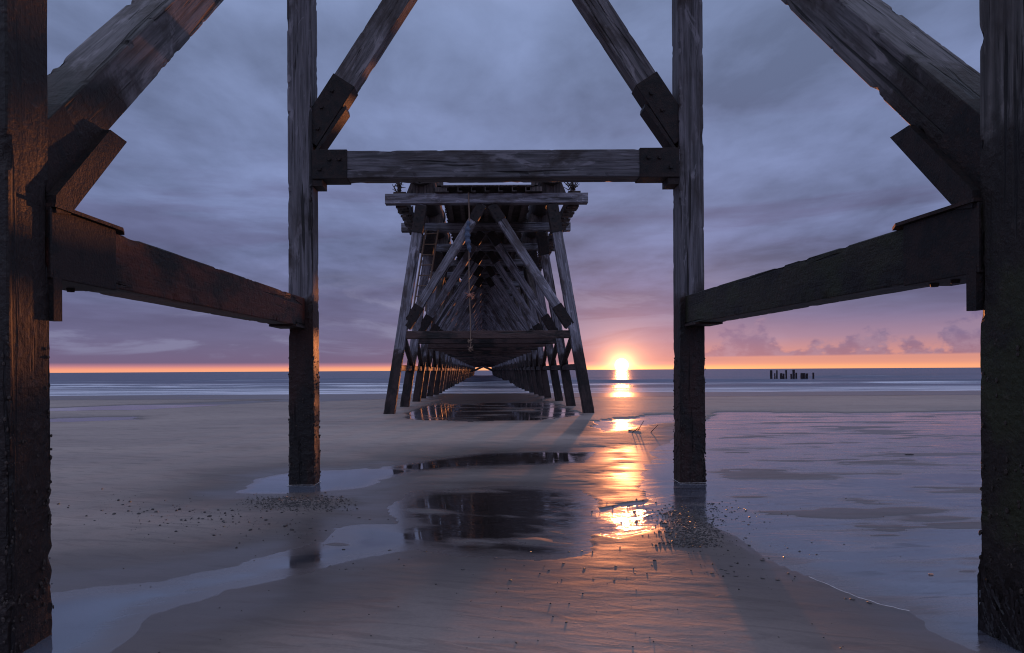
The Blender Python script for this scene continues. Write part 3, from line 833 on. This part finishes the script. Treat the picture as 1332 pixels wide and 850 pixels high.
for s in (-1, 1):
    for yy, hh in ((YA-.3, .34 if s < 0 else .26),):
        bm = bmesh.new(); bm_box(bm, (PC+s*1.60-.10, yy-.1, 7.735), (PC+s*1.60+.10, yy+.25, 7.52+hh+.17)); bm_box(bm, (PC+s*1.60-.16, yy-.1, 7.53), (PC+s*1.60+.24*1, yy+.3, 7.685))
        link('kerb_block', bm_done(bm, 'kerb'), M['pier_dark'], pier, Matrix.Identity(4))
    # outer walkway: stringer with worn cross planks under the cap ends
    bm = bmesh.new(); rr = random.Random(40+s); y = YA+.15
    xw = PC+s*2.98
    bm_box(bm, (xw-.07-s*.14, YA+.15, 7.21), (xw+.07-s*.14, YE, 7.50))
    bm_box(bm, (xw-.04+s*.12, YA+.15, 7.33), (xw+.04+s*.12, YE, 7.46))
    while y < YE:
        a = rr.uniform(.16, .21) if s > 0 else rr.uniform(.18, .26); b = rr.uniform(.16, .21) if s < 0 else rr.uniform(.18, .26)
        bm_box(bm, (xw-b, y, 7.15+rr.uniform(-.03, .03)), (xw+a, y+rr.uniform(.10, .22), 7.205)); y += rr.uniform(.30, .40)
    link('walkway', bm_done(bm, 'walkway'), M['pier_dark'], pier, Matrix.Identity(4))
    # stanchions on the cap ends with debris caught round them
    for k in range(6):
        bm = bmesh.new(); y = YA+SP*k
        bm_cyl(bm, (xw-.06, y, 7.5), (xw-.06, y, 8.25), .045, .04, 8)
        bm_box(bm, (xw-.22, y-.14, 7.53), (xw+.20, y+.14, 7.60))
        for q in range(26):
            a = rr.uniform(0, 6.28); r0 = rr.uniform(0, .2)
            p = Vector((xw-.06+r0*math.cos(a), y+r0*math.sin(a), 7.58+rr.uniform(0, .32)))
            e = p+Vector((rr.uniform(-.22, .22), rr.uniform(-.2, .2), rr.uniform(.0, .26)))
            bm_cyl(bm, p, e, .022, .008, 4)
        link('stanchion', bm_done(bm, 'stanchion'), M['nest'], pier, Matrix.Identity(4))
# ladder fixed on the second left leg
lad = empty('ladder'); lad.parent = pier; lad.matrix_world = Matrix.Translation((0, 0, 0)); lad['label'] = 'rusty steel ladder on the left side, near the front'
yl = YA+SP-.36
def lx(z): return PC-half_at(z)+.02
for s in (-1, 1):
    bm = bmesh.new(); bm_cyl(bm, (lx(7.2)+s*.25, yl, 7.2), (lx(3.9)+s*.25, yl, 3.9), .036, .036, 6); link('rail', bm_done(bm, 'rail'), M['rope'], lad, Matrix.Identity(4))
for k in range(8):
    z = 4.1+k*.42
    bm = bmesh.new(); bm_cyl(bm, (lx(z)-.25, yl, z), (lx(z)+.25, yl, z+rr.uniform(-.03, .03)), .022, .022, 6); link('rung', bm_done(bm, 'rung'), M['rope'], lad, Matrix.Identity(4))

# rope hanging from the first cap beam
def tube_mesh(pts, rad, seg=7):
    bm = bmesh.new(); prev = None
    for i, p in enumerate(pts):
        p = Vector(p); d = (Vector(pts[min(i+1, len(pts)-1)])-Vector(pts[max(i-1, 0)])).normalized()
        x = Vector((1, 0, 0)); x = (x-d*x.dot(d)).normalized(); yv = d.cross(x); r = rad(i/(len(pts)-1)) if callable(rad) else rad
        ring = [bm.verts.new(p+x*r*math.cos(2*math.pi*k/seg)+yv*r*math.sin(2*math.pi*k/seg)) for k in range(seg)]
        if prev:
            for k in range(seg): bm.faces.new((prev[k], prev[(k+1) % seg], ring[(k+1) % seg], ring[k]))
        else: bm.faces.new(ring[::-1])
        prev = ring
    bm.faces.new(prev)
    return bm_done(bm, 'tube')
rp = empty('rope', (-.45, YA-.27, 7.5)); tag(rp, 'knotted rope hanging from the first cap beam of the long pier', 'rope')
pts = [(-.45+.015*math.sin(t*9)+.03*t, YA-.24-.02*math.sin(t*5), 7.53-5.4*t) for t in np.linspace(0, 1, 50)]
link('cord', tube_mesh(pts, .020), M['rope'], rp, Matrix.Identity(4))
pts = [(-.45-.07*math.sin(t*3.1)+.05*t, YA-.27, 6.55-1.05*t) for t in np.linspace(0, 1, 22)]
link('netting_wrap', tube_mesh(pts, lambda t: .045+.05*math.sin(t*3.14)+.018*math.sin(t*31)), M['cloth'], rp, Matrix.Identity(4))
for zc, r_, mt in ((4.05, .11, 'tuft'), (2.5, .07, 'rope'), (2.25, .08, 'rope')):
    bm = bmesh.new(); rr = random.Random(int(zc*10))
    bmesh.ops.create_icosphere(bm, subdivisions=2, radius=r_*.6, matrix=Matrix.Translation((-.43, YA-.26, zc)))
    for q in range(14):
        a = rr.uniform(0, 6.28); bm_cyl(bm, (-.43, YA-.26, zc), (-.43+r_*1.5*math.cos(a), YA-.26+r_*math.sin(a), zc+rr.uniform(-1.6, 1.2)*r_), .018, .006, 4)
    link('knot', bm_done(bm, 'knot'), M[mt], rp, Matrix.Identity(4))

# pale foam lines: along the lower edge of the right water, and round the pool posts
def ribbon(name, pts, wd, label, zz=.003, snap=False):
    vs, fs = [], []
    P = []; last = []
    for a, b in zip(pts, pts[1:]):
        n = max(2, int((Vector(b)-Vector(a)).length/.03))
        for k in range(n):
            p = Vector(a).lerp(Vector(b), k/n)
            if snap:
                tt = np.linspace(-1.2, 1.2, 121); hh = sand_height(np.full((1, 121), p.x), (p.y+tt)[None, :])[0]
                cr = [t for t, h0, h1 in zip(tt, hh, hh[1:]) if h0 > 0 >= h1]
                if not cr: continue
                t_ = min(cr, key=lambda q: abs(q-(last[0] if last else 0)))
                if last and abs(t_-last[0]) > .12: continue
                last[:] = [t_]; p.y += t_
            P.append(p)
    for i, p in enumerate(P):
        d = (P[min(i+1, len(P)-1)]-P[max(i-1, 0)]).normalized(); n = Vector((-d.y, d.x))
        w1 = wd*(.35+.9*abs(mnoise.noise(Vector((p.x*5, p.y*5, 1)))+.25)); q = p+n*(0 if snap else .02)*mnoise.noise(Vector((p.x*2.5, p.y*2.5, 4)))
        z = max(0, float(sand_height(np.array([[q.x]]), np.array([[q.y]]))[0, 0]))+zz if i % 1 == 0 else 0
        vs += [(q.x-n.x*w1, q.y-n.y*w1, z-.003), (q.x, q.y, z), (q.x+n.x*w1, q.y+n.y*w1, z-.003)]
        if i: 
            o = 3*i
            fs += [(o-3, o-2, o+1, o), (o-2, o-1, o+2, o+1)]
    me = bpy.data.meshes.new(name); me.from_pydata(vs, [], fs)
    tag(link(name, me, M['foam'], None, None, True), label, None, None, 'stuff')
ribbon('foam', [ground_at(*p) for p in ((1092, 776), (1125, 787), (1165, 800), (1200, 812), (1240, 825), (1285, 836))], .005, 'thin pale foam line edging the water at lower right', snap=True)
for i in (2, 3):
    s_, yb_, w_, _m = posts[i]; c = post_x(s_, yb_, w_); e = w_/2+.022
    ribbon('foam', [(c-e, yb_+e), (c-e, yb_-e), (c+e, yb_-e), (c+e, yb_+e)], .008, 'thin foam ring round the foot of the %s pool post' % ('left' if s_ < 0 else 'right'), .012)

# ------------------------------------------------------------------ stumps out in the sea
px_st = [(1003.2, 104, 5), (1009.3, 112, 3), (1012.8, 104, 3), (1016.5, 112, 5), (1020.5, 113, 4), (1025.3, 104, 4), (1029.5, 114, 4), (1033.6, 103, 5), (1038.6, 111, 4), (1042.8, 112, 5), (1047.4, 112, 5), (1052.4, 113, 5), (1058.0, 111, 4)]
ords = ['first', 'second', 'third', 'fourth', 'fifth', 'sixth', 'seventh', 'eighth', 'ninth', 'tenth', 'eleventh', 'twelfth', 'thirteenth']
YS = 112.
for i, (px, zt, wpx) in enumerate(px_st):
    tall = zt < 106
    X = (px-VX)/F*YS; top = 1.5-(430+zt/2.024-479.4)/F*YS*1.0
    w = wpx/F*YS*.5
    me = timber(top+1.4, w, w*.9, 2, .2, .05, .06, seed=200+i, r=.03)
    o = link('sea_stump', me, M['stump'], None, Matrix.Translation((X, YS+(i % 3)*.35, -1.4)) @ Matrix.Rotation(random.uniform(-.03, .03), 4, 'Y'))
    tag(o, f"{'tall thin' if tall else 'short'} dark stump in the sea, {ords[i]} from the left in its row", 'stump', 'row of old stumps standing in the sea')

# ------------------------------------------------------------------ pebbles, gravel, twigs
def sand_z(x, y):
    return float(sand_height(np.array([[x]]), np.array([[y]]))[0, 0])
def pebble_mesh(seed):
    bm = bmesh.new(); bmesh.ops.create_icosphere(bm, subdivisions=2, radius=1.0)
    for v in bm.verts:
        v.co *= 1+.28*mnoise.noise(v.co*1.3+Vector((seed*5, 0, seed)))
        v.co.z *= .34
    me = bm_done(bm, 'pebble'); me.polygons.foreach_set('use_smooth', [True]*len(me.polygons)); me.materials.append(M['pebble']); return me
peb = [pebble_mesh(k) for k in range(5)]
def scatter_pebble(px, py, r, label, group):
    x, y = ground_at(px, py); z = max(sand_z(x, y), 0)
    o = bpy.data.objects.new('pebble', random.choice(peb)); COL.objects.link(o)
    o.location = (x, y, z+r*.08); o.scale = (r*random.uniform(.8, 1.5), r*random.uniform(.7, 1.1), r*random.uniform(.7, 1.1)); o.rotation_euler = (0, 0, random.uniform(0, 6))
    tag(o, label, 'pebble', group)
rp_ = random.Random(77)
for (px, py) in [(447, 715), (507, 716), (505, 676), (553, 718), (450, 741), (481, 676), (467, 674), (404, 688), (519, 728), (602, 742), (664, 757)]:
    scatter_pebble(px, py, rp_.uniform(.010, .018), 'small dark pebble lying on the sand left of the pier reflection', 'pebbles left of the pier reflection')
for (px, py) in [(645, 726), (682, 736), (690, 718), (705, 724), (733, 734), (757, 717), (740, 718), (772, 755), (799, 757), (714, 743), (760, 741), (801, 738), (826, 748), (848, 737), (836, 697), (871, 711)]:
    scatter_pebble(px, py, rp_.uniform(.006, .013), 'small dark pebble on the sand below the sun glitter', 'pebbles below the sun glitter')
for (px, py) in [(938, 742), (944, 744), (957, 751), (973, 751), (1012, 756), (992, 730), (992, 754), (1109, 781), (1131, 785), (1100, 780), (951, 738), (926, 748), (947, 748), (970, 700)]:
    scatter_pebble(px, py, rp_.uniform(.010, .018), 'small dark pebble on the sand right of the sun glitter', 'pebbles right of the sun glitter')
def gravel(name, label, n, sampler, rmin, rmax, seed):
    rr = random.Random(seed); src = bmesh.new(); bmesh.ops.create_icosphere(src, subdivisions=1, radius=1.0)
    base = [v.co.copy() for v in src.verts]; bf = [[v.index for v in f.verts] for f in src.faces]; src.free()
    pts = []
    while len(pts) < n:
        px, py = sampler(rr); pts.append(ground_at(px, py))
    A = np.array(pts); Z = np.maximum(sand_height(A[:, :1], A[:, 1:2])[:, 0], -.004)
    vs, fs = [], []
    for (x, y), z in zip(pts, Z):
        r = rmin*.7+(rmax*1.35-rmin*.7)*rr.random()**5; a = rr.uniform(0, 6.28); ca, sa = math.cos(a), math.sin(a)
        sx, sy, sz = rr.uniform(.8, 1.5), rr.uniform(.6, 1), rr.uniform(.5, .8); o = len(vs)
        for b in base:
            u, v_ = b.x*sx*r, b.y*sy*r
            vs.append((x+u*ca-v_*sa, y+u*sa+v_*ca, z+r*.2+b.z*sz*r*(1+.2*rr.random())))
        fs += [[o+i for i in f] for f in bf]
    me = bpy.data.meshes.new(name); me.from_pydata(vs, [], fs); me.update()
    g = link(name, me, M['pebble']); tag(g, label, 'gravel', None, 'stuff')
def samp_left(rr):
    t = rr.random()
    cx, cy = 110+300*t, 650+38*t**.8
    if rr.random() < .35: return rr.gauss(240, 85), rr.gauss(680, 13)
    return rr.gauss(cx, 22), rr.gauss(cy+rr.uniform(-6, 14), 8)
gravel('gravel', 'loose dark gravel strewn over the sand left of the left pool post', 460, samp_left, .004, .015, 5)
gravel('gravel', 'dense wet gravel patch at the foot of the left pool post', 2600, lambda rr: (rr.triangular(305, 470, 385), rr.gauss(652+rr.random()*6, 5.0)), .004, .011, 6)
def samp_right(rr):
    if rr.random() < .25: return rr.gauss(905, 45), rr.gauss(668, 9)
    return rr.gauss(898+rr.uniform(-8, 12), 17), rr.uniform(655, 714)
gravel('gravel', 'wet glinting gravel heap in front of the right pool post', 6000, samp_right, .003, .010, 8)
gravel('gravel', 'sparse dark grit along the edge of the right water', 260, lambda rr: (rr.gauss(985, 60), rr.gauss(712, 22)), .003, .009, 9)
gravel('worm_casts', 'small dull worm casts and shell grit dotted over the near sand', 700, lambda rr: (rr.uniform(130, 1150), 640+210*rr.random()**1.3), .0015, .006, 14)
for i, (px, py, h) in enumerate([(820, 565, .10), (823, 562, .12), (828, 561, .30), (844, 563, .22)]):
    x, y = ground_at(px, py); z = sand_z(x, y); bm = bmesh.new()
    bm_cyl(bm, (0, 0, -.05), (.10+.04*i, 0, h*.8), .012, .006, 5)
    if i == 2: bm_cyl(bm, (-.2, 0, .01), (.1, .02, .02), .015, .008, 5)
    o = link('twig', bm_done(bm, 'twig'), M['stump'], None, Matrix.Translation((x, y, max(z, 0))))
    tag(o, ['shortest dark twig sticking out of the sand under the sun, at the left of four', 'short dark twig second from left of four under the sun', 'dark twig with a lying stick at its foot, under the sun', 'lone leaning dark twig at the right of four under the sun'][i], 'twig', 'twigs in the sand under the sun')
for (px, py, lab) in ((1211, 748, 'tiny orange shell on the wet sand near the right edge post'), (1183, 592, 'small dark lump lying out on the wet sand at right')):
    x, y = ground_at(px, py); big = py < 600
    bm = bmesh.new(); bmesh.ops.create_icosphere(bm, subdivisions=2, radius=1)
    for v in bm.verts:
        v.co = Vector((v.co.x*(1.6 if big else 1.4), v.co.y*.8, max(v.co.z, -.2)*(.3 if big else .6)))*(1+.2*mnoise.noise(v.co*2))
        v.co *= .05 if big else .014
    tag(link('driftwood_lump' if big else 'shell', bm_done(bm, 'lump'), M['stump'] if big else M['shell'], None, Matrix.Translation((x, y, .004))), lab, 'driftwood' if big else 'shell')

# ------------------------------------------------------------------ light and camera
sun = bpy.data.lights.new('sun', 'SUN'); sun.energy = 1.2; sun.angle = math.radians(.6); sun.color = (1.0, .31, .10)
so = bpy.data.objects.new('sun', sun); COL.objects.link(so)
Sv = Vector((math.sin(SUN_AZ)*math.cos(SUN_EL), math.cos(SUN_AZ)*math.cos(SUN_EL), math.sin(SUN_EL)))
so.rotation_euler = Sv.to_track_quat('Z', 'Y').to_euler(); so.location = (10, 40, 10)

cam = bpy.data.cameras.new('camera'); co = bpy.data.objects.new('camera', cam); COL.objects.link(co)
cam.lens = 24; cam.sensor_width = 36; cam.clip_end = 100000; cam.clip_start = .05
cam.shift_x = (666-VX)/1332; cam.shift_y = (VY-425)/1332
co.location = (0, 0, CAM_H)
co.rotation_euler = (Matrix.Rotation(math.radians(90), 3, 'X') @ Matrix.Rotation(-ROLL, 3, 'Z')).to_euler()
SC.camera = co
vs_ = SC.view_settings; vs_.view_transform = 'Standard'; vs_.look = 'None'; vs_.exposure = .14; vs_.gamma = 1; vs_.use_curve_mapping = False
SC.cycles.sample_clamp_indirect = 4; SC.cycles.sample_clamp_direct = 0
SC.cycles.max_bounces = 6; SC.cycles.diffuse_bounces = 3; SC.cycles.glossy_bounces = 3
SC.cycles.caustics_reflective = False; SC.cycles.caustics_refractive = False
SC.cycles.use_denoising = True
SC.cycles.filter_width = 1.1
SC.render.film_transparent = False
